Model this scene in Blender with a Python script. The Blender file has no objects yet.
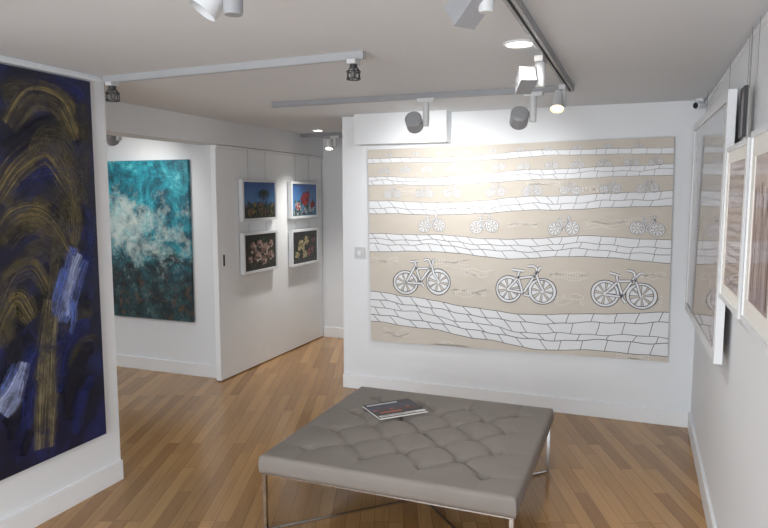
import bpy, bmesh, math, random
from mathutils import Vector, Matrix
random.seed(7)
S = bpy.context.scene
COL = S.collection
PI = math.pi
try:
    S.view_settings.view_transform = 'Standard'
    S.view_settings.look = 'None'
except Exception: pass

# ------------------------------------------------------------------ helpers
def lin(r, g, b):
    def f(c):
        c /= 255.0
        return c/12.92 if c <= .04045 else ((c+.055)/1.055)**2.4
    return (f(r), f(g), f(b), 1.0)

class MB:
    def __init__(s): s.v=[]; s.f=[]; s.m=[]; s.s=[]; s.uv=[]
    def face(s, pts, m=0, sm=False, uv=None):
        k=len(s.v); s.v += [tuple(p) for p in pts]
        s.f.append(tuple(range(k,k+len(pts)))); s.m.append(m); s.s.append(sm); s.uv.append(uv)
    def box(s, lo, hi, m=0, M=None):
        x0,y0,z0=lo; x1,y1,z1=hi
        p=[(x0,y0,z0),(x1,y0,z0),(x1,y1,z0),(x0,y1,z0),(x0,y0,z1),(x1,y0,z1),(x1,y1,z1),(x0,y1,z1)]
        if M is not None: p=[tuple(M @ Vector(q)) for q in p]
        k=len(s.v); s.v+=p
        for q in ((0,3,2,1),(4,5,6,7),(0,1,5,4),(1,2,6,5),(2,3,7,6),(3,0,4,7)):
            s.f.append(tuple(k+i for i in q)); s.m.append(m); s.s.append(False); s.uv.append(None)
    def lathe(s, o, d, prof, n=28, m=0):
        o=Vector(o); d=Vector(d).normalized()
        a=d.orthogonal().normalized(); b=d.cross(a)
        for (r0,t0),(r1,t1) in zip(prof[:-1],prof[1:]):
            k=len(s.v)
            for r,t in ((r0,t0),(r1,t1)):
                for i in range(n):
                    th=2*PI*i/n
                    s.v.append(tuple(o+d*t+(a*math.cos(th)+b*math.sin(th))*max(r,1e-5)))
            for i in range(n):
                j=(i+1)%n
                s.f.append((k+i,k+j,k+n+j,k+n+i)); s.m.append(m); s.s.append(True); s.uv.append(None)
    def cyl(s, p0, p1, r, n=20, m=0):
        p0=Vector(p0); p1=Vector(p1); L=(p1-p0).length
        s.lathe(p0, p1-p0, [(0,0),(r,0),(r,L),(0,L)], n, m)
    def ribbon(s, pts, w, y, m=0, closed=False, wfn=None):
        # flat stroke in the local xz plane, facing -y
        n=len(pts); L=0; rows=[]
        for i,p in enumerate(pts):
            if closed: a=pts[(i-1)%n]; b=pts[(i+1)%n]
            else: a=pts[max(i-1,0)]; b=pts[min(i+1,n-1)]
            tx,tz=b[0]-a[0],b[1]-a[1]; q=math.hypot(tx,tz) or 1
            nx,nz=-tz/q,tx/q
            ww=w*(wfn(i/(n-1)) if wfn else 1)/2
            if i: L+=math.hypot(p[0]-pts[i-1][0],p[1]-pts[i-1][1])
            rows.append(((p[0]+nx*ww,y,p[1]+nz*ww),(p[0]-nx*ww,y,p[1]-nz*ww),L))
        idx=list(range(n-1))+([n-1] if closed else [])
        off=random.randrange(1,40)
        for i in idx:
            A=rows[i]; B=rows[(i+1)%n]
            s.face([A[1],B[1],B[0],A[0]],m,False,[(A[2]+off*3,off),(B[2]+off*3,off),(B[2]+off*3,1+off),(A[2]+off*3,1+off)])
    def build(s, name, mats, parent=None):
        me=bpy.data.meshes.new(name); me.from_pydata(s.v,[],s.f)
        for p,m,sm in zip(me.polygons,s.m,s.s): p.material_index=m; p.use_smooth=sm
        if any(s.uv):
            ul=me.uv_layers.new(name='UVMap')
            for p,u in zip(me.polygons,s.uv):
                if u:
                    for li,q in zip(p.loop_indices,u): ul.data[li].uv=q
        for mt in (mats if isinstance(mats,(list,tuple)) else [mats]): me.materials.append(mt)
        me.update()
        o=bpy.data.objects.new(name,me); COL.objects.link(o)
        if parent: o.parent=parent
        return o

def tag(o,label,cat,group=None):
    o['label']=label; o['category']=cat
    if group: o['group']=group
    return o
def thing(name,label,cat,loc=(0,0,0),rot=(0,0,0),group=None):
    o=bpy.data.objects.new(name,None); COL.objects.link(o)
    o.empty_display_size=.05; o.location=loc; o.rotation_euler=rot
    return tag(o,label,cat,group)
def struct(name,lo,hi,mat):
    b=MB(); b.box(lo,hi); o=b.build(name,mat); o['kind']='structure'; return o

# ------------------------------------------------------------------ materials
def newmat(name):
    m=bpy.data.materials.new(name); m.use_nodes=True
    nt=m.node_tree; return m,nt,nt.nodes['Principled BSDF']
def N(nt,t,**kw):
    n=nt.nodes.new(t)
    for k,v in kw.items(): setattr(n,k,v)
    return n
def ramp(nt,stops,interp='LINEAR'):
    r=N(nt,'ShaderNodeValToRGB'); e=r.color_ramp.elements; r.color_ramp.interpolation=interp
    while len(e)<len(stops): e.new(.5)
    for q,(p,c) in zip(e,stops): q.position=p; q.color=c
    return r
def math_(nt,op,a,b=None):
    n=N(nt,'ShaderNodeMath',operation=op)
    for i,x in enumerate((a,b)):
        if x is None: continue
        if isinstance(x,(int,float)): n.inputs[i].default_value=x
        else: nt.links.new(x,n.inputs[i])
    return n.outputs[0]
def noise(nt,vec,scale,detail=5,rough=.5,dist=0):
    n=N(nt,'ShaderNodeTexNoise'); n.inputs['Scale'].default_value=scale; n.inputs['Detail'].default_value=detail
    n.inputs['Roughness'].default_value=rough; n.inputs['Distortion'].default_value=dist
    nt.links.new(vec,n.inputs['Vector']); return n.outputs['Fac']
def simple(name,col,rough=.5,metal=0,var=.04,scale=6,bump=0,coat=0,emit=None):
    m,nt,p=newmat(name)
    tc=N(nt,'ShaderNodeTexCoord')
    f=noise(nt,tc.outputs['Object'],scale,4)
    lo=tuple(max(0,c*(1-var)) for c in col[:3])+(1,); hi=tuple(min(1,c*(1+var)) for c in col[:3])+(1,)
    r=ramp(nt,[(.3,lo),(.7,hi)]); nt.links.new(f,r.inputs['Fac'])
    nt.links.new(r.outputs['Color'],p.inputs['Base Color'])
    p.inputs['Roughness'].default_value=rough; p.inputs['Metallic'].default_value=metal
    if coat: p.inputs['Coat Weight'].default_value=coat; p.inputs['Coat Roughness'].default_value=.06
    if bump:
        b=N(nt,'ShaderNodeBump'); b.inputs['Strength'].default_value=bump; b.inputs['Distance'].default_value=.002
        nt.links.new(noise(nt,tc.outputs['Object'],scale*25),b.inputs['Height'])
        nt.links.new(b.outputs['Normal'],p.inputs['Normal'])
    if emit:
        p.inputs['Emission Color'].default_value=emit[0]; p.inputs['Emission Strength'].default_value=emit[1]
    return m
WALL=simple('wall paint',lin(231,234,237),.7,var=.01,scale=2)
CEIL=simple('ceiling paint',lin(220,224,228),.8,var=.012,scale=2)
TRIM=simple('white trim paint',lin(236,238,240),.45,var=.01)
DOORM=simple('door paint',lin(243,246,248),.5,var=.01)
WHITE=simple('white lacquer',lin(226,229,232),.35,var=.01)
TRACK=simple('track paint',lin(146,148,152),.4,var=.02)
TRACKL=simple('pale track paint',lin(168,170,173),.4,var=.02)
TRACKD=simple('track channel',lin(60,60,64),.5,var=.05)
LAMPW=simple('lamp white',lin(200,202,204),.35,var=.02)
LAMPG=simple('lamp grey',lin(150,152,156),.4,.05,var=.03)
DARK=simple('dark metal',lin(60,59,62),.45,.3,var=.08)
CHROME=simple('chrome',lin(205,207,210),.14,1,var=.02)
BLACK=simple('black plastic',lin(20,20,22),.35,var=.1)
WIRE=simple('steel wire',lin(150,150,152),.4,.6,var=.03)
PAPER=simple('paper',lin(238,236,230),.7,var=.02)
LENS=simple('lit lens',lin(255,246,230),.4,emit=(lin(255,244,225),10))
LENSW=simple('warm lit lens',lin(255,226,170),.4,emit=(lin(255,222,160),5))
LENSOFF=simple('unlit lens',lin(120,120,118),.2,var=.05)
LEATHER=simple('taupe fabric',lin(132,125,119),.6,var=.05,scale=5,bump=.25)
BUTTON=simple('fabric button',lin(88,82,77),.6,var=.05)

def floor_mat():
    m,nt,p=newmat('oak strip floor')
    tc=N(nt,'ShaderNodeTexCoord'); mp=N(nt,'ShaderNodeMapping'); mp.inputs['Rotation'].default_value=(0,0,math.radians(-111))
    nt.links.new(tc.outputs['Object'],mp.inputs['Vector'])
    def brick(c1,c2,mo):
        b=N(nt,'ShaderNodeTexBrick'); b.inputs['Scale'].default_value=1
        b.inputs['Brick Width'].default_value=1.05; b.inputs['Row Height'].default_value=.074
        b.inputs['Mortar Size'].default_value=.0012; b.inputs['Mortar Smooth'].default_value=.3
        b.offset=.37; b.offset_frequency=2; b.squash=.83; b.squash_frequency=3
        b.inputs['Color1'].default_value=c1; b.inputs['Color2'].default_value=c2; b.inputs['Mortar'].default_value=mo
        nt.links.new(mp.outputs['Vector'],b.inputs['Vector']); return b
    b=brick(lin(148,109,66),lin(186,144,94),lin(100,72,44))
    sh=brick((0,0,0,1),(1,1,1,1),(0,0,0,1))
    ad=N(nt,'ShaderNodeVectorMath',operation='MULTIPLY_ADD'); nt.links.new(sh.outputs['Color'],ad.inputs[0]); ad.inputs[1].default_value=(7,9,3); nt.links.new(mp.outputs['Vector'],ad.inputs[2])
    mp2=N(nt,'ShaderNodeMapping'); mp2.inputs['Scale'].default_value=(1.6,38,1)
    nt.links.new(ad.outputs[0],mp2.inputs['Vector'])
    g=ramp(nt,[(.28,(.77,.75,.72,1)),(.5,(.98,.98,.97,1)),(.72,(1.09,1.09,1.08,1))]); nt.links.new(noise(nt,mp2.outputs['Vector'],1.5,7,.6,.4),g.inputs['Fac'])
    mx=N(nt,'ShaderNodeMix',data_type='RGBA',blend_type='MULTIPLY'); mx.inputs[0].default_value=.75
    nt.links.new(b.outputs['Color'],mx.inputs[6]); nt.links.new(g.outputs['Color'],mx.inputs[7])
    nt.links.new(mx.outputs[2],p.inputs['Base Color'])
    p.inputs['Roughness'].default_value=.2
    return m
FLOOR=floor_mat()

# ------------------------------------------------------------------ setting
XR=.39; YB=5.0; XL=-2.78; YL=2.85; XD=-3.41; YT=4.82; YF=6.75; ZC=2.30; Y0=-2.2; X0=-5.9
struct('floor',(X0,Y0,-.1),(XR+.1,YF+.1,0),FLOOR)
struct('ceiling',(X0,Y0,ZC),(XR+.1,YF+.1,ZC+.1),CEIL)
struct('wall_right',(XR,Y0,0),(XR+.1,YF,ZC),WALL)
struct('wall_back',(-2.34,YB,0),(XR,YB+.14,ZC),WALL)
struct('wall_left',(XL-.12,Y0,0),(XL,YL,ZC),WALL)
struct('wall_alcove',(X0,YT,0),(-3.47,YT+.12,ZC),WALL)
struct('wall_corridor',(-3.59,YT+.12,0),(-3.47,YF,ZC),WALL)
struct('wall_far',(-3.59,YF,0),(XR,YF+.1,ZC),WALL)
struct('wall_outer',(X0-.1,Y0,0),(X0,YT+.12,ZC),WALL)
struct('trim_1',(-3.62,Y0,2.09),(-3.40,YF,ZC),WALL)
struct('trim_2',(-2.17,4.86,2.06),(-1.40,YB,ZC),WALL)
BH=.115
struct('baseboard_back',(-2.34,YB-.016,0),(XR,YB,BH),TRIM)
struct('baseboard_right',(XR-.016,Y0,0),(XR,YB-.016,BH),TRIM)
struct('baseboard_left',(XL,Y0,0),(XL+.016,YL,BH),TRIM)
struct('baseboard_alcove',(X0,YT-.016,0),(-3.47,YT,BH),TRIM)
struct('baseboard_far',(-3.41,YF-.016,0),(-1.0,YF,BH),TRIM)
struct('trim_3',(XL,Y0,2.268),(XL+.012,YL,2.286),TRIM)      # picture rails
struct('trim_4',(XR-.012,Y0,2.262),(XR,YB,2.28),TRIM)
# sliding door panel
door=bpy.data.objects.new('door_1',None); COL.objects.link(door); door.location=(XD,4.72,0); door['kind']='structure'
b=MB(); b.box((-.05,0,.012),(0,2.0,2.085)); b.build('door_panel',DOORM,door)
b=MB(); b.box((-.001,.075,1.03),(.004,.095,1.13)); b.build('door_handle',BLACK,door)
b=MB(); b.box((.0,.0,2.06),(.012,2.0,2.085)); b.build('picture_rail',TRIM,door)

# ------------------------------------------------------------------ big bicycle painting
def wav(p,amp,fr,ph): return amp*math.sin(fr*p+ph)
def canvas_mat():
    m,nt,p=newmat('sand paint')
    tc=N(nt,'ShaderNodeTexCoord'); mp=N(nt,'ShaderNodeMapping'); mp.inputs['Scale'].default_value=(1,1,2)
    nt.links.new(tc.outputs['Object'],mp.inputs['Vector'])
    r=ramp(nt,[(.3,lin(201,193,181)),(.6,lin(205,198,187)),(.8,lin(211,205,195))]); nt.links.new(noise(nt,mp.outputs['Vector'],3.5,7,.6),r.inputs['Fac'])
    nt.links.new(r.outputs['Color'],p.inputs['Base Color']); p.inputs['Roughness'].default_value=.65
    return m
W,H,D=2.29,1.585,.035
pw=simple('white paint',lin(228,230,233),.55,var=.02)
pk=simple('charcoal paint',lin(88,84,88),.6,var=.1)
pwf=simple('chalky paint',lin(226,222,216),.6,var=.04,scale=20)
pf=simple('faint grey paint',lin(128,121,118),.6,var=.1)
painting=thing('canvas_painting','large unframed beige canvas of white bicycles and paved paths on back wall','painting',(-.922,YB-.002,.455),(0,-.015,0))
b=MB(); b.box((-W/2,-D,0),(W/2,0,H),0)
def P(s,t): return (-W/2+s*W, H*(1-t))
def curve(ctrl,s):
    for (s0,t0),(s1,t1) in zip(ctrl[:-1],ctrl[1:]):
        if s<=s1:
            k=(s-s0)/(s1-s0); k=k*k*(3-2*k); return t0+(t1-t0)*k
    return ctrl[-1][1]
# top edge, bottom edge, rows, brick length, line width, slant of the cross lines, line material
bands=[
 ([(0,.045),(.3,.052),(.6,.036),(1,.045)],[(0,.068),(.35,.075),(.65,.062),(1,.072)],1,.038,.0022,.008,2),
 ([(0,.138),(.25,.15),(.6,.125),(1,.118)],[(0,.18),(.3,.188),(.6,.172),(1,.165)],2,.042,.0025,.012,2),
 ([(0,.262),(.3,.275),(.6,.25),(1,.235)],[(0,.328),(.3,.335),(.6,.315),(1,.30)],2,.050,.003,.020,2),
 ([(0,.432),(.22,.435),(.5,.455),(.75,.435),(1,.45)],[(0,.525),(.25,.52),(.5,.548),(.75,.53),(1,.552)],3,.056,.0035,.020,2),
 ([(0,.735),(.15,.755),(.38,.795),(.55,.818),(.75,.80),(1,.775)],[(0,.896),(.2,.915),(.4,.95),(.6,.984),(.8,.970),(1,.976)],4,.072,.0052,.026,2),
]
NS=80
for top,bot,rows,bw,lw,sl,lm in bands:
    for i in range(NS):
        s0,s1=i/NS,(i+1)/NS
        q=[P(s0,curve(bot,s0)),P(s1,curve(bot,s1)),P(s1,curve(top,s1)),P(s0,curve(top,s0))]
        b.face([(x,-D-.0010,z) for x,z in q],1)
    ks=[0]+[(r+random.uniform(-.12,.12))/rows for r in range(1,rows)]+[1]
    drift=[0]+[random.uniform(-.12,.12) for r in range(1,rows)]+[0]
    phs=[random.random()*6 for r in range(rows+1)]
    def rowt(r,s):
        k=ks[r]+drift[r]*(s-.5)
        t=curve(top,s)*(1-k)+curve(bot,s)*k
        return t+wav(s,.0035 if 0<r<rows else .0014,26,phs[r])+wav(s,.0025 if 0<r<rows else .001,63,phs[r]*2)
    for r in range(rows+1):
        b.ribbon([P(i/NS,rowt(r,i/NS)) for i in range(NS+1)],lw*random.uniform(.85,1.15),-D-.0016,lm)
    for r in range(rows):
        s=random.random()*bw*.6+.006
        while s<.995:
            d=sl*random.uniform(.7,1.3)*(1 if s<.66 else -.4)
            sb=min(.997,max(.003,s+d))
            p0=P(s,rowt(r,s)); p1=P(sb,rowt(r+1,sb))
            mid=((p0[0]+p1[0])/2+random.uniform(-.004,.004),(p0[1]+p1[1])/2)
            b.ribbon([p0,mid,p1],lw*.9,-D-.0016,lm)
            s+=bw*random.uniform(.75,1.25)
def bike(s,t,r,ang=0,lm=2):
    cx,cz=P(s,t); ca,sa=math.cos(ang),math.sin(ang)
    jit=lambda: random.uniform(-.1,.1)
    def T(x,z): return (cx+r*(x*ca-z*sa), cz+r*(x*sa+z*ca))
    R,F=(-1.28+jit(),jit()),(1.28+jit(),jit()); BB=(-.12,-.05); ST=(-.5,1.2+jit()); HD=(.82+jit(),1.3)
    def line(pts,wd,ly,m): b.ribbon([T(*p) for p in pts],wd*r,-D-.001-.0006*ly,m)
    def poly(pts,ly,m): b.face([(x,-D-.001-.0006*ly,z) for x,z in (T(*p) for p in pts)],m)
    def circ(c,rad,wd,ly,m,n=28):
        e=1+jit()*.6; ph=random.random()*6
        b.ribbon([T(c[0]+rad*e*math.cos(2*PI*i/n)*(1+.03*math.sin(4*PI*i/n+ph)),c[1]+rad/e*math.sin(2*PI*i/n)) for i in range(n)],wd*r,-D-.001-.0006*ly,m,closed=True)
    for c in (R,F):
        # white wedge-shaped spokes and a white rim, outlined
        poly([(c[0]+1.0*math.cos(2*PI*i/28),c[1]+1.0*math.sin(2*PI*i/28)) for i in range(28)],.6,1)
        poly([(c[0]+.80*math.cos(2*PI*i/28),c[1]+.80*math.sin(2*PI*i/28)) for i in range(28)],1.2,0)
        a0=random.random()
        for k in range(8):
            a=k*PI/4+a0+jit()*.6; h=.25
            W_=lambda rr,aa: (c[0]+rr*math.cos(aa),c[1]+rr*math.sin(aa))
            poly([W_(.06,a),W_(.80,a-h-.06),W_(.82,a),W_(.80,a+h+.06)],1.8,lm)
            poly([W_(.13,a),W_(.78,a-h),W_(.80,a),W_(.78,a+h)],2.4,1)
        circ(c,1.0,.065,3.1,lm); circ(c,.79,.05,3.1,lm)
        circ(c,.08,.10,3.2,1,10)
    segs=[[R,BB],[BB,ST],[R,ST],[BB,HD],[(-.42,1.02),(.78,1.12)],[F,(1.02,.7),HD],[HD,(.72,1.75),(.45,1.85),(.2,1.78)],[HD,(1.0,1.8),(1.2,1.75)],[ST,(-.58,1.5)],[(-.95,1.55),(-.58,1.5),(-.22,1.56)],[BB,(.05,-.38),(.25,-.38)]]
    segs=[[(x+jit(),z+jit()) for x,z in sg] for sg in segs]
    for sg in segs: line(sg,.22,4,lm)
    for sg in segs: line(sg,.135,5,1)
bike(.198,.675,.102,.03); bike(.560,.703,.103,-.02); bike(.866,.708,.100,-.03)
for s,t in ((.235,.392),(.42,.395),(.68,.40),(.93,.40)): bike(s,t,.05,random.uniform(-.08,.08),4)
for s in (.09,.21,.31,.46,.58,.70,.82,.93): bike(s,.232-.012*s,.033,random.uniform(-.05,.05),4)
for s in (.06,.14,.22,.31,.39,.47,.55,.64,.72,.8,.88,.95): bike(s,.112-.004*s,.022,0,4)
for s in (.08,.18,.27,.36,.45,.54,.63,.72,.81,.9): bike(s,.032,.014,0,4)
# chalky lacework in the sand
for (s,t,l) in ((.78,.215,.16),(.62,.20,.12),(.9,.375,.12),(.12,.21,.12),(.06,.58,.1),(.30,.585,.14),(.40,.62,.10),(.7,.62,.12),(.95,.62,.08),(.95,.72,.06),(.1,.95,.1),(.9,.99,.1),(.3,.975,.12),(.55,.385,.1),(.8,.39,.1),(.37,.72,.12),(.70,.74,.1)):
    for q in range(4):
        ph=random.random()*6; dt=random.uniform(-.02,.02)*(.5+t)
        pts=[P(max(.002,min(.998,s+l*(k/14-.5))),min(.995,t+dt+.008*(.4+t)*math.sin(k*.55+ph))) for k in range(15)]
        for k in range(0,14,1):
            b.ribbon([pts[k],((pts[k][0]*.45+pts[k+1][0]*.55),(pts[k][1]*.45+pts[k+1][1]*.55))],.005+.004*t,-D-.0008,3)
b.build('canvas',[canvas_mat(),pw,pk,pwf,pf],painting)

# ------------------------------------------------------------------ navy and gold painting (left wall)
def streak(name,c1,c2,thr,across=24,amax=.82,soft=.05):
    m,nt,p=newmat(name)
    uv=N(nt,'ShaderNodeUVMap'); mp=N(nt,'ShaderNodeMapping'); mp.inputs['Scale'].default_value=(1.8,across,1)
    nt.links.new(uv.outputs['UV'],mp.inputs['Vector'])
    f=noise(nt,mp.outputs['Vector'],1,7,.68)
    tc=N(nt,'ShaderNodeTexCoord'); g=noise(nt,tc.outputs['Object'],8,9,.7)
    c=ramp(nt,[(.35,c1),(.66,c2)]); nt.links.new(f,c.inputs['Fac'])
    nt.links.new(c.outputs['Color'],p.inputs['Base Color']); p.inputs['Roughness'].default_value=.55
    sp=N(nt,'ShaderNodeSeparateXYZ'); nt.links.new(uv.outputs['UV'],sp.inputs[0])
    fr=math_(nt,'FRACT',sp.outputs['Y']); e=math_(nt,'MULTIPLY',math_(nt,'MULTIPLY',fr,math_(nt,'SUBTRACT',1,fr)),4.0)
    # ragged sides: the paint thins out towards the edges of the stroke
    h=math_(nt,'ADD',math_(nt,'MULTIPLY',f,.55),math_(nt,'MULTIPLY',g,.45))
    h=math_(nt,'ADD',h,math_(nt,'MULTIPLY',math_(nt,'SUBTRACT',e,.8),.14))
    a=ramp(nt,[(thr-soft,(0,0,0,1)),(thr+soft*1.4,(amax,amax,amax,1))]); nt.links.new(h,a.inputs['Fac'])
    nt.links.new(math_(nt,'MULTIPLY',a.outputs['Color'],math_(nt,'MINIMUM',math_(nt,'MULTIPLY',e,2.0),1.0)),p.inputs['Alpha'])
    return m
def navy_mat():
    m,nt,p=newmat('navy paint')
    tc=N(nt,'ShaderNodeTexCoord')
    r=ramp(nt,[(.3,lin(9,11,26)),(.5,lin(16,20,50)),(.62,lin(28,35,86)),(.75,lin(19,21,42))]); nt.links.new(noise(nt,tc.outputs['Object'],4.5,9,.6,.6),r.inputs['Fac'])
    nt.links.new(r.outputs['Color'],p.inputs['Base Color']); p.inputs['Roughness'].default_value=.5
    return m
W2,H2,D2=1.45,1.93,.035
NY=1.99
navy=thing('canvas_painting','tall dark navy abstract canvas with gold swirls and blue strokes on left wall','painting',(XL+.002,NY,.325),(0,0,PI/2))
b=MB(); b.box((-W2/2,-D2,0),(W2/2,0,H2),0)
def px(u,v):
    up=(264-v)*.99434-69.07
    Xd=(u-384)*.9307-(646.3+(264-v)*.10626)*.3658
    Yd=(u-384)*.3658+(646.3+(264-v)*.10626)*.9307
    k=2.745/-Xd
    return (Yd*k-NY, 1.66+up*k-.325)
def arc_pts(pts,n=18):
    out=[]
    m=len(pts)-1
    for i in range(m):
        p0=pts[max(i-1,0)];p1=pts[i];p2=pts[i+1];p3=pts[min(i+2,m)]
        for k in range(n//m+1):
            t=k/(n//m+1)
            out.append(tuple(.5*((2*p1[j])+(-p0[j]+p2[j])*t+(2*p0[j]-5*p1[j]+4*p2[j]-p3[j])*t*t+(-p0[j]+3*p1[j]-3*p2[j]+p3[j])*t**3) for j in (0,1)))
    out.append(pts[-1]); return out
layer=[0]
def stroke(pxs,w,m,loc=False):
    pts=[p if loc else px(*p) for p in pxs]
    e=w/2+.006
    pts=[(max(-W2/2+e,min(W2/2-e,x)),max(e,min(H2-e,z))) for x,z in pts]
    layer[0]+=1
    b.ribbon(arc_pts(pts,24),w,-D2-.0006-.00010*layer[0],m,wfn=lambda k:.65+.35*math.sin(PI*min(1,max(0,k))))
G,BL,LB,PB,OL,DN,BR=1,2,3,4,5,6,7
for r in range(8):
    stroke([(92,104+r*40),(72,86+r*42),(40,84+r*44),(5,104+r*46)],.13,(BL,DN,BL,DN)[r%4])
for (pts,w,m) in [
 ([(0,92),(20,76),(50,74),(78,108)],.19,OL),([(8,126),(30,96),(60,104),(82,140)],.20,G),
 ([(30,156),(44,134),(64,140),(86,180)],.15,OL),([(-4,200),(18,166),(48,152),(72,190)],.24,G),
 ([(24,236),(46,198),(66,208),(80,232)],.14,OL),([(0,244),(16,220),(44,220),(72,260)],.22,G),
 ([(0,302),(12,274),(34,266),(48,290)],.17,G),([(14,272),(34,248),(50,254),(66,284)],.12,OL),
 ([(-6,346),(6,314),(18,300),(32,320)],.18,G),([(0,306),(8,330),(14,352),(20,376)],.11,OL),
 ([(84,104),(86,150),(84,204)],.10,OL),([(82,186),(68,206),(60,236)],.14,OL),([(70,180),(75,214),(74,244)],.11,G),
 ([(46,456),(44,410),(46,350),(52,300),(56,236)],.18,OL),([(40,462),(40,410),(44,350),(49,300)],.13,BR),
 ([(50,460),(51,400),(53,340),(57,300)],.11,BR),
 # dark arcs sweeping over the lower half
 ([(93,322),(78,328),(64,352),(60,392)],.15,BL),([(94,346),(82,354),(72,384),(68,420)],.13,DN),
 ([(96,374),(86,386),(78,412),(76,436)],.13,BL),([(92,312),(74,316),(60,338)],.08,OL),([(95,336),(80,342),(68,366)],.06,OL),
 ([(36,350),(24,380),(20,416),(18,448)],.14,BL),([(32,336),(12,356),(4,400)],.12,DN),([(28,450),(28,420),(34,380)],.08,BL),
 ([(88,210),(89,250),(88,300)],.09,BL),([(10,440),(14,420),(16,400)],.08,DN),([(30,430),(26,440),(22,456)],.08,DN),
 ([(56,316),(59,298),(66,274),(73,248)],.12,LB),([(58,322),(66,302),(72,272),(79,254)],.09,PB),
 ([(62,322),(71,302),(77,278),(84,260)],.10,LB),([(54,302),(60,290),(64,268)],.10,LB),([(66,316),(70,290),(78,268)],.06,PB),([(60,298),(69,282),(73,256)],.06,PB),
 ([(-2,412),(6,392),(17,380),(23,362)],.12,PB),([(0,394),(9,382),(15,364)],.10,LB),([(4,416),(14,400),(20,380)],.10,PB),([(0,402),(10,390),(18,372)],.07,PB),
 ([(68,296),(73,312),(70,334)],.06,LB)]:
    stroke(pts,w,m)
for k in range(22):     # strokes on the part of the canvas beyond the photograph's edge
    cx=random.uniform(-.56,-.02); cz=random.uniform(.25,1.7); r=random.uniform(.1,.2); a0=random.random()*.8
    stroke([(cx+r*math.cos(a0+t*.75),cz+r*math.sin(a0+t*.75)) for t in range(4)],random.uniform(.1,.17),random.choice([G,OL,BL,DN,BL,LB]),True)
b.build('canvas',[navy_mat(),streak('gold stroke',lin(74,67,46),lin(140,126,86),.50,14,.8,.07),streak('blue stroke',lin(18,25,66),lin(40,52,120),.49),
  streak('light blue stroke',lin(60,82,170),lin(124,148,220),.50,14,.82,.09),streak('pale blue stroke',lin(130,150,218),lin(216,225,250),.52,15,.9,.09),
  streak('olive stroke',lin(46,44,38),lin(96,90,68),.495,14,.72,.07),streak('midnight stroke',lin(9,11,24),lin(18,21,44),.43),streak('bronze stroke',lin(86,80,62),lin(146,136,108),.495,18,.8,.06)],navy)

# ------------------------------------------------------------------ teal painting
def teal_mat():
    m,nt,p=newmat('teal cloud paint')
    tc=N(nt,'ShaderNodeTexCoord'); sp=N(nt,'ShaderNodeSeparateXYZ'); nt.links.new(tc.outputs['Object'],sp.inputs[0])
    o=tc.outputs['Object']
    def nz(off,*a):
        mp=N(nt,'ShaderNodeMapping'); mp.inputs['Location'].default_value=off; nt.links.new(o,mp.inputs['Vector'])
        return noise(nt,mp.outputs['Vector'],*a)
    n1=nz((0,0,0),4.2,13,.74,.35); n2=nz((3.1,1.7,5.3),8,13,.76,.1); n3=nz((8.3,2.2,1.4),3.8,11,.7,.5); n4=nz((1.3,6.2,9.4),13,9,.72,.0); n5=nz((4.3,7.7,2.4),3.2,11,.68,.8)
    z=math_(nt,'DIVIDE',sp.outputs['Z'],1.46)
    def mix(fac,a,bcol):
        mx=N(nt,'ShaderNodeMix',data_type='RGBA'); nt.links.new(fac,mx.inputs[0])
        if isinstance(a,tuple): mx.inputs[6].default_value=a
        else: nt.links.new(a,mx.inputs[6])
        if isinstance(bcol,tuple): mx.inputs[7].default_value=bcol
        else: nt.links.new(bcol,mx.inputs[7])
        return mx.outputs[2]
    def rm(f,*st):
        r=ramp(nt,list(st)); nt.links.new(f,r.inputs['Fac']); return r.outputs['Color']
    c=rm(n1,(.36,lin(8,54,68)),(.46,lin(16,96,114)),(.55,lin(34,148,166)),(.66,lin(116,204,208)))
    k=math_(nt,'ADD',z,math_(nt,'MULTIPLY',math_(nt,'SUBTRACT',n3,.5),.9))
    lowc=rm(n2,(.36,lin(12,22,28)),(.47,lin(24,46,54)),(.57,lin(44,80,86)),(.68,lin(104,130,128)))
    c=mix(rm(k,(.30,(1,1,1,1)),(.54,(0,0,0,1))),c,lowc)
    rust=math_(nt,'MULTIPLY',rm(n4,(.52,(0,0,0,1)),(.62,(.8,.8,.8,1))),rm(k,(.18,(1,1,1,1)),(.42,(0,0,0,1))))
    c=mix(rust,c,lin(98,74,56))
    # cream cloud patches, mostly at mid left
    tilt=math_(nt,'ADD',z,math_(nt,'MULTIPLY',sp.outputs['X'],.16))
    dist=math_(nt,'ABSOLUTE',math_(nt,'SUBTRACT',tilt,.57))
    s_=math_(nt,'SUBTRACT',math_(nt,'ADD',math_(nt,'MULTIPLY',n5,.80),math_(nt,'MULTIPLY',n2,.75)),math_(nt,'MULTIPLY',dist,.62))
    s_=math_(nt,'SUBTRACT',s_,math_(nt,'MULTIPLY',sp.outputs['X'],.14))
    c=mix(rm(s_,(.66,(0,0,0,1)),(.90,(.92,.92,.92,1))),c,lin(212,224,218))
    c=mix(math_(nt,'MULTIPLY',rm(n2,(.56,(0,0,0,1)),(.66,(.8,.8,.8,1))),rm(z,(.60,(0,0,0,1)),(.78,(1,1,1,1)))),c,lin(10,46,58))
    nt.links.new(c,p.inputs['Base Color']); p.inputs['Roughness'].default_value=.45
    return m
teal=thing('canvas_painting','unframed turquoise and white cloudy abstract canvas on alcove wall','painting',(-4.21,YT-.002,.505))
b=MB(); b.box((-.455,-.035,0),(.455,0,1.465)); b.build('canvas',teal_mat(),teal)

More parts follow.
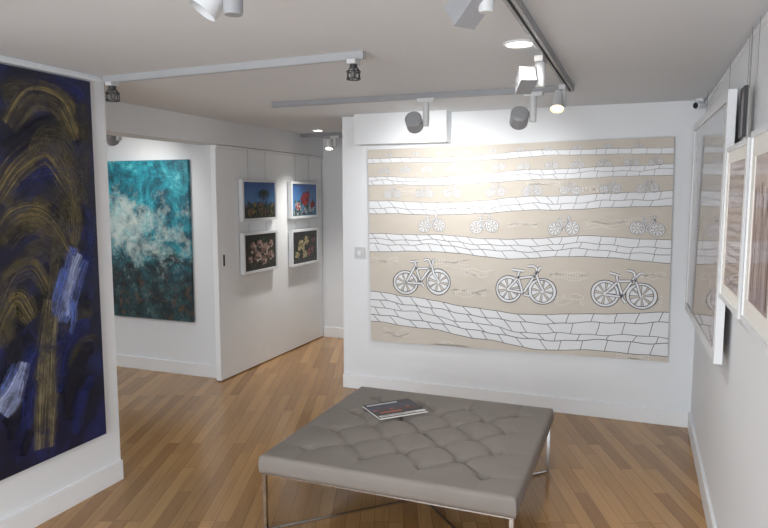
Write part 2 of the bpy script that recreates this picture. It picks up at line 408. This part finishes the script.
# ------------------------------------------------------------------ framed pictures
def ring(b,W,H,bd,y0,y1,m=0):
    o=[(-W/2,0),(W/2,0),(W/2,H),(-W/2,H)]; i=[(-W/2+bd,bd),(W/2-bd,bd),(W/2-bd,H-bd),(-W/2+bd,H-bd)]
    for k in range(4):
        j=(k+1)%4
        b.face([(o[k][0],y0,o[k][1]),(o[j][0],y0,o[j][1]),(i[j][0],y0,i[j][1]),(i[k][0],y0,i[k][1])],m)
        b.face([(o[k][0],y1,o[k][1]),(o[j][0],y1,o[j][1]),(o[j][0],y0,o[j][1]),(o[k][0],y0,o[k][1])],m)
        b.face([(i[k][0],y0,i[k][1]),(i[j][0],y0,i[j][1]),(i[j][0],y1,i[j][1]),(i[k][0],y1,i[k][1])],m)
        b.face([(o[k][0],y1,o[k][1]),(i[k][0],y1,i[k][1]),(i[j][0],y1,i[j][1]),(o[j][0],y1,o[j][1])],m)
def wires(t,xs,z0,z1,y):
    for x in xs:
        w=MB(); w.cyl((x,y,z0),(x,y,z1),.0013,6); w.build('hanging_wire',WIRE,t)
def grad(name,stops,scale=4,amt=.3,axis='Z',div=1.0,coat=.5,ior=1.5):
    m,nt,p=newmat(name)
    tc=N(nt,'ShaderNodeTexCoord'); sp=N(nt,'ShaderNodeSeparateXYZ'); nt.links.new(tc.outputs['Object'],sp.inputs[0])
    f=math_(nt,'ADD',math_(nt,'DIVIDE',sp.outputs[axis],div),math_(nt,'MULTIPLY',math_(nt,'SUBTRACT',noise(nt,tc.outputs['Object'],scale,6),.5),amt))
    r=ramp(nt,stops); nt.links.new(f,r.inputs['Fac']); nt.links.new(r.outputs['Color'],p.inputs['Base Color'])
    p.inputs['Roughness'].default_value=.4; p.inputs['Coat Weight'].default_value=coat; p.inputs['Coat Roughness'].default_value=.03; p.inputs['Coat IOR'].default_value=ior
    return m
def blob(b,x,z,r,y,m,n=14,jag=.15,sx=1):
    b.face([(x+sx*r*(1+random.uniform(-jag,jag))*math.cos(2*PI*i/n),y,z+r*(1+random.uniform(-jag,jag))*math.sin(2*PI*i/n)) for i in range(n)],m)
def flower(b,x,z,r,y,mats_,mc,n=6,sq=.8):
    k=0
    for ringr,cnt in ((1.0,n),(.72,max(5,n-1)),(.45,5)):
        for q in range(cnt):
            a=2*PI*q/cnt+random.uniform(-.35,.35); ca,sa=math.cos(a),math.sin(a); rr=r*ringr*random.uniform(.7,1.15)
            pts=[]
            for i in range(12):
                t=2*PI*i/12; lx=rr*.5+rr*.48*math.cos(t); lz=rr*.32*math.sin(t)
                pts.append((x+lx*ca-lz*sa,y-.0001*k,z+(lx*sa+lz*ca)*sq))
            b.face(pts,mats_[(k*5+k//3)%len(mats_)]); k+=1
    blob(b,x,z,r*.1,y-.0001*k-.0002,mc,8)
col=lambda n,*c: simple(n,lin(*c),.45,var=.5,scale=48,coat=.4)
FW,FH=.60,.385
def foliage(b,w,z0,z1,y,ms,cnt,l=.07):
    for k in range(cnt):
        x=random.uniform(-w+.04,w-.04); z=random.uniform(z0,z1); a=random.uniform(.2,2.9); q=random.uniform(.4,1)*l
        p0=(x-q/2*math.cos(a),max(.03,z-q/2*math.sin(a))); p1=(x+q/2*math.cos(a),min(FH-.03,z+q/2*math.sin(a)))
        mid=((p0[0]+p1[0])/2+random.uniform(-.01,.01),(p0[1]+p1[1])/2+random.uniform(-.008,.008))
        b.ribbon([p0,mid,p1],q*.28,y-.00002*k,ms[k%len(ms)],wfn=lambda k:.15+.85*math.sin(PI*k))
def photo(kind,label,y,z,wire_top):
    t=thing('framed_photo',label,'framed photo',(XD+.012,y,z),(0,0,PI/2))
    b=MB(); ring(b,FW,FH,.024,-.042,0); b.build('frame',WHITE,t)
    b=MB(); w,h=FW/2-.024,FH-.024
    b.face([(-w,-.03,.024),(w,-.03,.024),(w,-.03,h),(-w,-.03,h)],0)
    Y=-.0305
    if kind=='palm':
        mats=[grad('blue sky print',[(0,lin(44,44,30)),(.34,lin(40,52,46)),(.44,lin(74,124,176)),(1,lin(28,66,136))],8,.3,div=FH),col('leaf dark',22,38,26),col('yellow bush',136,122,58),col('trunk',70,58,46),col('leaf mid',54,76,44),col('dusk rose',120,76,70)]
        foliage(b,w,.04,.17,Y,(1,4,2,1,5),110,.08)
        b.ribbon([(.06,.06),(.05,.16),(.07,.25)],.012,Y-.003,3)
        for k in range(17):
            a=k*2*PI/17; b.ribbon([(.07,.25),(.07+.045*math.cos(a),.265+.03*math.sin(a)),(.07+.1*math.cos(a),.24+.045*math.sin(a))],.008,Y-.0032-.0001*k,1 if k%3 else 4)
    elif kind=='red':
        mats=[grad('clear sky print',[(0,lin(42,60,52)),(.25,lin(92,144,190)),(1,lin(36,88,164))],6,.35,div=FH),col('red petal',158,46,46),col('green leaf',48,80,46),col('white bloom',182,178,178),col('crimson petal',112,28,36),col('leaf shade',28,48,32)]
        foliage(b,w,.04,.18,Y,(2,5,2,3),120,.08)
        flower(b,.01,.21,.11,Y-.003,(1,4,1),5,11); flower(b,-.15,.13,.06,Y-.0065,(3,1),2,8); flower(b,.17,.14,.055,Y-.0065,(1,4),5,8)
    elif kind=='pink':
        mats=[grad('dark garden print',[(0,lin(20,22,17)),(.5,lin(36,36,27)),(1,lin(16,17,15))],18,1.0,div=FH),col('blush petal',160,134,124),col('mauve petal',120,88,84),col('stem green',50,66,42),col('deep leaf',24,34,24),col('brown leaf',72,56,42),col('pale petal',188,172,160)]
        foliage(b,w,.05,.33,Y,(3,4,5,4),120,.09)
        for x,z_,r in ((-.13,.24,.075),(-.02,.27,.06),(.07,.22,.085),(.17,.15,.07),(-.06,.15,.07),(.05,.1,.06),(-.19,.13,.05),(.18,.26,.045)): flower(b,x,z_,r,Y-.004-.001*random.random(),(1,2,6,1,5),5,8)
        foliage(b,w,.05,.33,Y-.009,(4,3,4),20,.05)
    else:
        mats=[grad('night garden print',[(0,lin(20,17,18)),(.5,lin(30,36,32)),(1,lin(15,16,18))],18,1.0,div=FH),col('cream petal',172,160,120),col('rose petal',124,68,68),col('leaf green',44,62,40),col('night leaf',21,29,25),col('plum leaf',60,42,42),col('straw petal',134,118,78)]
        foliage(b,w,.05,.33,Y,(3,4,5,4),120,.09)
        for x,z_,r in ((-.09,.22,.09),(.02,.26,.06),(.12,.15,.085),(.18,.26,.05),(-.18,.12,.055),(-.02,.12,.06)): flower(b,x,z_,r,Y-.004-.001*random.random(),(1,6,1,2) if x<.05 else (2,5,2),5,9)
        foliage(b,w,.05,.33,Y-.009,(4,3,4),20,.05)
    b.build('print',mats,t)
    if wire_top: wires(t,(-.15,.15),FH-.01,2.07-z,-.004)
    else: wires(t,(-.15,.15),FH-.01,FH+.085,-.004)
    return t
photo('palm','white framed photo of a palm and yellow bushes under blue sky on sliding door',5.34,1.415,True)
photo('red','white framed photo of a red flower against blue sky on sliding door',6.23,1.41,True)
photo('pink','white framed photo of pale pink blossoms on dark background on sliding door',5.34,.925,False)
photo('cream','white framed photo of cream and rose blossoms on dark ground on sliding door',6.23,.905,False)

def wallframe(label,y,z,W,H,depth,bd,printmat,matw,wf=.3,framemat=None,extra=None,off=.028,yaw=0):
    t=thing('framed_picture',label,'framed picture',(XR-off,y,z),(0,0,-PI/2+yaw))
    b=MB(); ring(b,W,H,bd,-depth,0); b.build('frame',framemat or WHITE,t)
    if matw:
        b=MB(); ring(b,W-2*bd+.002,H-2*bd+.002,matw,-depth*.85,-depth*.7)
        for i,(x,yy,zz) in enumerate(b.v): b.v[i]=(x,yy,zz+bd-.001)
        b.build('mount',PAPER,t)
    b=MB(); w=W/2-bd-matw+.001; lo=bd+matw-.001; hi=H-lo
    yf=-depth*.8
    b.face([(-w,yf,lo),(w,yf,lo),(w,yf,hi),(-w,yf,hi)],0)
    mats=[printmat]
    if extra: mats+=extra(b,w,lo,hi,yf)
    b.build('print',mats,t)
    wires(t,(-W*wf,W*wf),H-.01,2.268-z,.006)
    return t
big=grad('dusk pink print and glare',[(0,lin(132,108,102)),(.25,lin(154,134,130)),(.5,lin(170,161,161)),(.8,lin(170,173,179)),(1,lin(164,171,179))],2.5,.5,div=1.18,coat=1,ior=2.2)  # pink print; paler, cooler greys paint the glass reflection into its colour
wallframe('largest white box frame with dusky pink print on right wall, beside the corner',3.87,.92,1.48,1.18,.034,.045,big,0,off=.046,yaw=.020)
def lines(b,w,lo,hi,y):
    for k in range(14):
        z=lo+.03+(hi-lo-.06)*k/13
        b.ribbon([(-w+.02+(2*w-.04)*i/20,z+random.uniform(-.008,.008)) for i in range(21)],random.uniform(.005,.011),y-.0008,1+k%2)
    return [simple('umber ink',lin(140,114,106),.4,var=.2,coat=1),simple('rust ink',lin(162,132,122),.4,var=.2,coat=1)]
wallframe('white framed print with umber lines on right wall, next to the largest frame',2.69,1.245,.50,.60,.036,.02,
          grad('clay print',[(0,lin(172,148,139)),(.5,lin(190,168,159)),(1,lin(182,162,155))],7,.7,div=.6,coat=1,ior=2.2),.045,wf=.16,extra=lines,off=.040,yaw=.015)
def towers(b,w,lo,hi,y):
    for k in range(9):
        x=-w+.02+k*(2*w-.05)/9; h=lo+(hi-lo)*random.uniform(.3,.85); q=random.uniform(.02,.035)
        b.face([(x,y-.0008-.0001*k,lo+.01),(x+q,y-.0008-.0001*k,lo+.01),(x+q,y-.0008-.0001*k,h),(x,y-.0008-.0001*k,h)],1+k%2)
    return [simple('dark red ink',lin(136,92,84),.4,var=.2,coat=1),simple('brick ink',lin(164,120,107),.4,var=.2,coat=1)]
wallframe('white framed red brown print on right wall, cut by the photo edge',2.10,1.255,.50,.60,.036,.02,
          grad('brick red print',[(0,lin(156,116,104)),(.5,lin(184,147,134)),(1,lin(197,171,160))],6,.6,div=.6,coat=1,ior=2.2),.06,extra=towers,off=.040)
wallframe('small dark framed picture high on right wall above a white framed print',2.885,1.88,.11,.19,.014,.010,
          grad('smoky print',[(0,lin(54,42,44)),(1,lin(86,68,68))],6,.5,div=.21),0,framemat=DARK)

# ------------------------------------------------------------------ bench
bench=thing('tufted_bench','square taupe fabric tufted bench on thin chrome legs','bench',(-1.06,3.24,0))
HB=.625; ZB=.308; a_=.148
def top_z(x,y):
    p=(x+y)/(2*a_); q=(x-y)/(2*a_)
    m=max(abs(x),abs(y))
    inn=(abs(math.sin(PI*p))*abs(math.sin(PI*q)))**.28
    e=x if abs(y)>abs(x) else y
    out=min(1,.45+.55*abs(math.sin(PI*(e-a_)/(2*a_)))**.3)
    fade=min(1,max(0,(m-.48)/.14)); out=out+(.92-out)*fade
    k=min(1,max(0,(m-.42)/.06)); k=k*k*(3-2*k)
    h=inn*(1-k)+out*k
    i=round(p); j=round(q)
    bx,by=(i+j)*a_,(i-j)*a_
    dip=0
    if max(abs(bx),abs(by))<.47:
        dip=math.exp(-((x-bx)**2+(y-by)**2)/(.026**2))
    z=.371+.029*h-.024*dip
    d=HB-m; r=.022
    if d<r: z-=(r-math.sqrt(max(0,r*r-(r-d)**2)))*.9
    return z
n=240
me=bpy.data.meshes.new('cushion'); vv=[]; ff=[]
def warp(i):
    t=-1+2*i/n
    return HB*math.copysign(1-(1-abs(t))**1.15,t) if abs(t)>0 else 0
cs=[warp(i) for i in range(n+1)]
for j in range(n+1):
    for i in range(n+1): vv.append((cs[i],cs[j],top_z(cs[i],cs[j])))
for j in range(n):
    for i in range(n):
        k=j*(n+1)+i; ff.append((k,k+1,k+n+2,k+n+1))
per=[i for i in range(n+1)]+[j*(n+1)+n for j in range(1,n+1)]+[n*(n+1)+i for i in range(n-1,-1,-1)]+[j*(n+1) for j in range(n-1,0,-1)]
prev=per
for fr,sc in ((.35,1.003),(.75,1.002),(1,.997)):
    cur=[]
    for k in per:
        x,y,z=vv[k]; cur.append(len(vv)); vv.append((x*sc,y*sc,z+(ZB-z)*fr))
    L=len(per)
    for q in range(L): ff.append((prev[q],cur[q],cur[(q+1)%L],prev[(q+1)%L]))
    prev=cur
ff.append(tuple(reversed(prev)))
me.from_pydata(vv,[],ff)
for p in me.polygons: p.use_smooth=len(p.vertices)==4
me.materials.append(LEATHER)
cu=bpy.data.objects.new('cushion',me); COL.objects.link(cu); cu.parent=bench
b=MB()
b.lathe((0,0,0),(0,0,1),[(0,.007),(.006,.0065),(.011,.004),(.013,0),(.010,-.006)],14)
bt0=b.build('tuft_button',BUTTON,bench); first=True
for i in range(-3,4):
    for j in range(-3,4):
        if (i+j)%2: continue
        o=bt0 if first else bt0.copy()
        if not first: COL.objects.link(o); o.parent=bench
        first=False
        o.location=(i*a_,j*a_,top_z(i*a_,j*a_)+.001)
b=MB(); z0,z1=.297,.309; t=.018; E=HB-.012
b.box((-E,-E,z0),(E,-E+t,z1)); b.box((-E,E-t,z0),(E,E,z1)); b.box((-E,-E+t,z0),(-E+t,E-t,z1)); b.box((E-t,-E+t,z0),(E,E-t,z1))
b.build('frame',CHROME,bench)
for sx in (-1,1):
    for sy in (-1,1):
        b=MB(); x,y=sx*(E-.009),sy*(E-.009)
        b.box((x-.009,y-.009,0),(x+.009,y+.009,z0+.001)); b.build('leg',CHROME,bench)
for sgn in (1,-1):
    b=MB(); M=Matrix.Rotation(sgn*PI/4,4,'Z'); L=(E-.012)*math.sqrt(2)
    b.box((-L,-.006,.002 if sgn>0 else .0125),(L,.006,.012 if sgn>0 else .0225),0,M); b.build('cross_bar',CHROME,bench)

# magazine
mag=thing('magazine','glossy magazine with dark blue and orange cover lying on the bench','magazine',(-1.30,3.485,.3997),(0,0,math.radians(47)))
b=MB(); b.box((-.155,-.125,0),(.15,.125,.009)); b.build('pages',PAPER,mag)
b=MB(); b.box((-.157,-.127,.009),(.152,.127,.0105),0)
def rect(x0,y0,x1,y1,m,z): b.face([(x0,y0,z),(x1,y0,z),(x1,y1,z),(x0,y1,z)],m)
rect(-.15,-.02,.145,.06,1,.0108); rect(-.15,-.12,.145,-.09,2,.0108); rect(-.12,-.06,.02,-.035,3,.011); rect(.04,-.05,.13,.0,4,.011)
for k in range(8): rect(-.14+k*.035,-.015,-.118+k*.035,.01+.03*((k*7)%3)/2,4 if k%3 else 3,.0111)
for k in range(2): rect(-.14,-.10-.01*k,.02+.03*((k*2)%3),-.096-.01*k,0,.0111)
rect(-.14,.085,.06,.108,5,.0109)
b.build('cover',[simple('ink navy',lin(24,26,38),.45,var=.2,coat=.1),simple('dusk sky ink',lin(46,56,84),.45,var=.3,scale=20,coat=.1),simple('white ink',lin(226,224,222),.3,var=.02),
  simple('orange ink',lin(160,78,46),.45,var=.2),simple('brown ink',lin(74,44,38),.45,var=.2),simple('pale ink',lin(190,194,204),.45,var=.05)],mag)

# ------------------------------------------------------------------ ceiling tracks and lamps
ZT=2.266
def track(label,p0,p1,mat=None,hw=.018):
    x0,y0=p0; x1,y1=p1
    t=thing('lighting_track',label,'lighting track',(x0,y0,ZT))
    L=math.hypot(x1-x0,y1-y0); M=Matrix.Rotation(math.atan2(y1-y0,x1-x0),4,'Z'); h=ZC-ZT
    mat=mat or TRACK
    b=MB()
    b.box((.01,-hw,0),(L-.01,-.006,h),0,M); b.box((.01,.006,0),(L-.01,hw,h),0,M); b.box((.01,-.006,.012),(L-.01,.006,h),1,M)
    b.build('rail',[mat,TRACKD],t)
    for e in (0,L-.01):
        b=MB(); b.box((e,-hw-.001,-.001),(e+.01,hw+.001,h),0,M); b.build('end_cap',mat,t)
    return t
track('grey ceiling track running parallel to the bicycle painting',(-2.42,4.03),(-.44,4.03))
track('ceiling track running from the camera side toward the bicycle painting',(-.41,.6),(-.41,4.06))
track('pale grey ceiling track starting at the left wall end',(-2.76,2.83),(-1.18,2.76),TRACKL,.014)
track('ceiling track at the top edge of the photo, above the viewer',(-2.2,1.5),(-.6,1.5),TRACKL)
track('short ceiling track in the far corridor',(-3.38,6.2),(-2.5,6.2))
track('ceiling track in the alcove before the turquoise painting',(-4.9,4.16),(-3.7,4.16))
def spot(x,y,side,aim,label,lens=None,along='X',body=LAMPW,head=LAMPG,r=.055,hl=.1,drop=.145,power=0,angle=70,color=(1,.97,.92),shape='drum',br=.021,gap=.024,ext=0):
    t=thing('track_spotlight',label,'spotlight',(x,y,ZT),group=None)
    b=MB(); e=(.055,.018) if along=='X' else (.018,.055)
    b.box((-e[0],-e[1],-.024),(e[0],e[1],0)); b.build('adapter',body,t)
    bl=drop+ext
    b=MB(); b.lathe((0,0,-.024),(0,0,-1),[(0,0),(br-.001,0),(br,.004),(br,bl),(br-.003,bl+.006),(0,bl+.006)]); b.build('driver_body',body,t)
    s=Vector(side).normalized(); hc=s*(r+gap)+Vector((0,0,-drop))
    d=Vector(aim).normalized()
    b=MB(); b.cyl((0,0,-drop+.01),hc,.009,12); b.build('pivot_arm',body,t)
    b=MB(); k=hl/2
    if shape=='box':
        q=d.to_track_quat('Y','Z').to_matrix().to_4x4(); q.translation=hc
        w=r*.85
        for lo,hi in (((-w,-k,-w),(w,k-.02,w)),((-w,k-.02,-w),(-w+.008,k,w)),((w-.008,k-.02,-w),(w,k,w)),((-w+.008,k-.02,-w),(w-.008,k,-w+.008)),((-w+.008,k-.02,w-.008),(w-.008,k,w))): b.box(lo,hi,0,q)
        lr,lk=.8*r,k-.016
    elif shape=='taper':
        b.lathe(hc,d,[(0,-k),(r*.5,-k),(r*.62,-k+.012),(r*.7,k*.1),(r,k),(r*.94,k),(r*.86,k-.012)],32); lr,lk=r*.88,k-.012
    else:
        b.lathe(hc,d,[(0,-k),(r*.8,-k),(r,-k+.012),(r,k),(r*.9,k),(r*.82,k-.03)],36); lr,lk=r*.83,k-.03
    b.build('head',head,t)
    b=MB(); b.lathe(hc,d,[(lr,lk),(lr*.5,lk-.003),(0,lk-.004)],30); b.build('lens',lens or LENS,t)
    if power:
        L=bpy.data.lights.new('spot','SPOT'); L.energy=power; L.spot_size=math.radians(angle); L.spot_blend=1; L.shadow_soft_size=.03; L.color=color
        o=bpy.data.objects.new('spot_light',L); COL.objects.link(o); o.parent=t
        o.location=hc+d*(k+.01); o.rotation_euler=d.to_track_quat('-Z','Y').to_euler()
    return t
spot(-1.29,4.01,(-1,0,0),(-.16,1,-.46),'grey drum spotlight on back track nearest the white ceiling box',power=35,angle=94,color=(1,.99,.97))
spot(-.62,4.01,(-1,-.1,0),(-.28,1,-.60),'grey drum spotlight on back track, nearest the track corner',power=24,angle=96,color=(1,.99,.97))
spot(-.43,3.84,(-.3,-.6,0),(.02,-.5,-.86),'small tapered white spotlight hanging at the end of side track',lens=LENSW,along='Y',head=LAMPW,r=.040,hl=.12,drop=.085,power=5,angle=100,color=(1,.88,.7),shape='taper',gap=.010)
spot(-.44,3.02,(-.7,-.25,0),(-.35,.8,-.45),'boxy grey angled spotlight on side track beside the recessed downlight',along='Y',head=LAMPG,r=.041,hl=.105,drop=.10,power=10,angle=90,shape='box',br=.024)
spot(-.41,1.80,(-.35,.1,0),(-.7,.5,-.6),'silver boxy spotlight nearest the viewer on side track, cut by top edge',along='Y',head=LAMPG,r=.043,hl=.10,drop=.085,shape='box',gap=.01)
spot(-1.015,1.5,(-1,.2,0),(-.45,-.35,-.8),'grey white cylinder spotlight at the top edge left of the side track',lens=LENSOFF,body=LAMPG,head=LAMPW,r=.043,hl=.115,drop=.072,br=.026,gap=.026,ext=.035)
spot(-2.98,6.19,(-1,0,0),(.1,-.3,-.95),'small white spotlight on the far corridor track',head=LAMPW,r=.045,drop=.085,power=18,angle=90)
spot(-3.92,4.15,(-1,0,0),(-.35,.8,-.7),'grey spotlight below the beam in the alcove',head=LAMPG,r=.05,power=16,angle=120)
def caged(x,y,label,g=.72):
    t=thing('caged_lamp',label,'lamp',(x,y,ZT),group=None)
    b=MB(); b.box((-.02,-.03,-.02),(.02,.03,0)); b.build('adapter',LAMPW,t)
    Z=lambda z: -.02+(z+.03)*g
    b=MB(); b.cyl((0,0,Z(-.03)),(0,0,Z(-.055)),.020*g+.003,18); b.build('socket',DARK,t)
    b=MB(); R=.036*g+.004
    for k in range(6):
        a=2*PI*k/6; b.cyl((R*.6*math.cos(a),R*.6*math.sin(a),Z(-.05)),(R*math.cos(a),R*math.sin(a),Z(-.075)),.0028,8); b.cyl((R*math.cos(a),R*math.sin(a),Z(-.075)),(R*math.cos(a),R*math.sin(a),Z(-.12)),.0028,8)
    for z in (-.075,-.12): b.lathe((0,0,Z(z)),(0,0,1),[(R-.003,-.003),(R+.003,-.003),(R+.003,.003),(R-.003,.003),(R-.003,-.003)],24)
    b.build('cage',DARK,t)
    b=MB(); b.lathe((0,0,Z(-.055)),(0,0,-1),[(.01*g,0),(.012*g,.012*g),(.02*g,.03*g),(.02*g,.045*g),(.012*g,.055*g),(0,.058*g)],18); b.build('bulb',LENSOFF,t)
caged(-1.235,2.764,'small dark caged lamp at the free end of the left track')
caged(-2.70,2.827,'small dark caged lamp on track beside the left wall end',.85)
def downlight(x,y,label,r,power,ang):
    t=thing('recessed_downlight',label,'downlight',(x,y,ZC))
    b=MB(); b.lathe((0,0,0),(0,0,-1),[(r,0),(r,.006),(r*.82,.008),(r*.8,.002)],36); b.build('trim_ring',WHITE,t)
    b=MB(); b.lathe((0,0,-.002),(0,0,-1),[(r*.8,0),(0,0.0005)],30); b.build('lens',LENS,t)
    L=bpy.data.lights.new('down','SPOT'); L.energy=power; L.spot_size=math.radians(ang); L.spot_blend=1; L.shadow_soft_size=.05; L.color=(1,.97,.93)
    o=bpy.data.objects.new('down_light',L); COL.objects.link(o); o.parent=t; o.location=(0,0,-.02)
downlight(-.507,2.86,'bright round downlight recessed in ceiling beside the side track',.068,34,145)
downlight(-3.03,5.9,'round downlight recessed in the far corridor ceiling',.06,84,88)

# ------------------------------------------------------------------ small wall devices
t=thing('security_camera','small white security camera in the ceiling corner right of the painting','camera',(.345,4.93,ZC))
b=MB(); b.cyl((0,0,0),(0,0,-.02),.03,24); b.build('mount',WHITE,t)
b=MB(); d=Vector((-.6,-.75,-.12)).normalized(); b.lathe((0,0,-.042),d,[(0,-.05),(.022,-.045),(.024,-.02),(.024,.04),(.02,.045)],24); b.build('housing',WHITE,t)
b=MB(); b.lathe((0,0,-.042),d,[(.0205,.044),(.012,.048),(0,.05)],20); b.build('lens',BLACK,t)
t=thing('wall_switch','white square wall control beside the bicycle painting','switch',(-2.18,YB,1.125))
b=MB(); b.box((-.045,-.012,0),(.045,0,.095)); b.build('plate',LAMPW,t)
b=MB(); b.lathe((0,-.012,.0475),(0,-1,0),[(.022,0),(.02,.012),(0,.013)],22); b.build('dial',WHITE,t)

# ------------------------------------------------------------------ lights
def area(name,loc,rot,size,power,colr):
    L=bpy.data.lights.new(name,'AREA'); L.shape='RECTANGLE'; L.size=size[0]; L.size_y=size[1]; L.energy=power; L.color=colr
    o=bpy.data.objects.new(name,L); COL.objects.link(o); o.location=loc; o.rotation_euler=rot
area('daylight',(-1.2,-2.0,1.2),(PI/2+.18,0,0),(2.9,2.0),136,(.925,.962,1))
area('alcove_fill',(-5.0,2.0,2.2),(.35,0,0),(1.2,1.5),46,(.925,.962,1))  # unseen fill light added under the ceiling to brighten the alcove
w=bpy.data.worlds.new('World'); S.world=w; w.use_nodes=True
w.node_tree.nodes['Background'].inputs[0].default_value=(.87,.93,1,1); w.node_tree.nodes['Background'].inputs[1].default_value=.8

# ------------------------------------------------------------------ camera
c=bpy.data.cameras.new('camera'); c.sensor_width=36; c.lens=650/768*36; c.clip_start=.02
co=bpy.data.objects.new('camera',c); COL.objects.link(co); co.location=(0,0,1.66); co.rotation_euler=(math.radians(90-6.1),0,math.radians(21.46))
S.camera=co
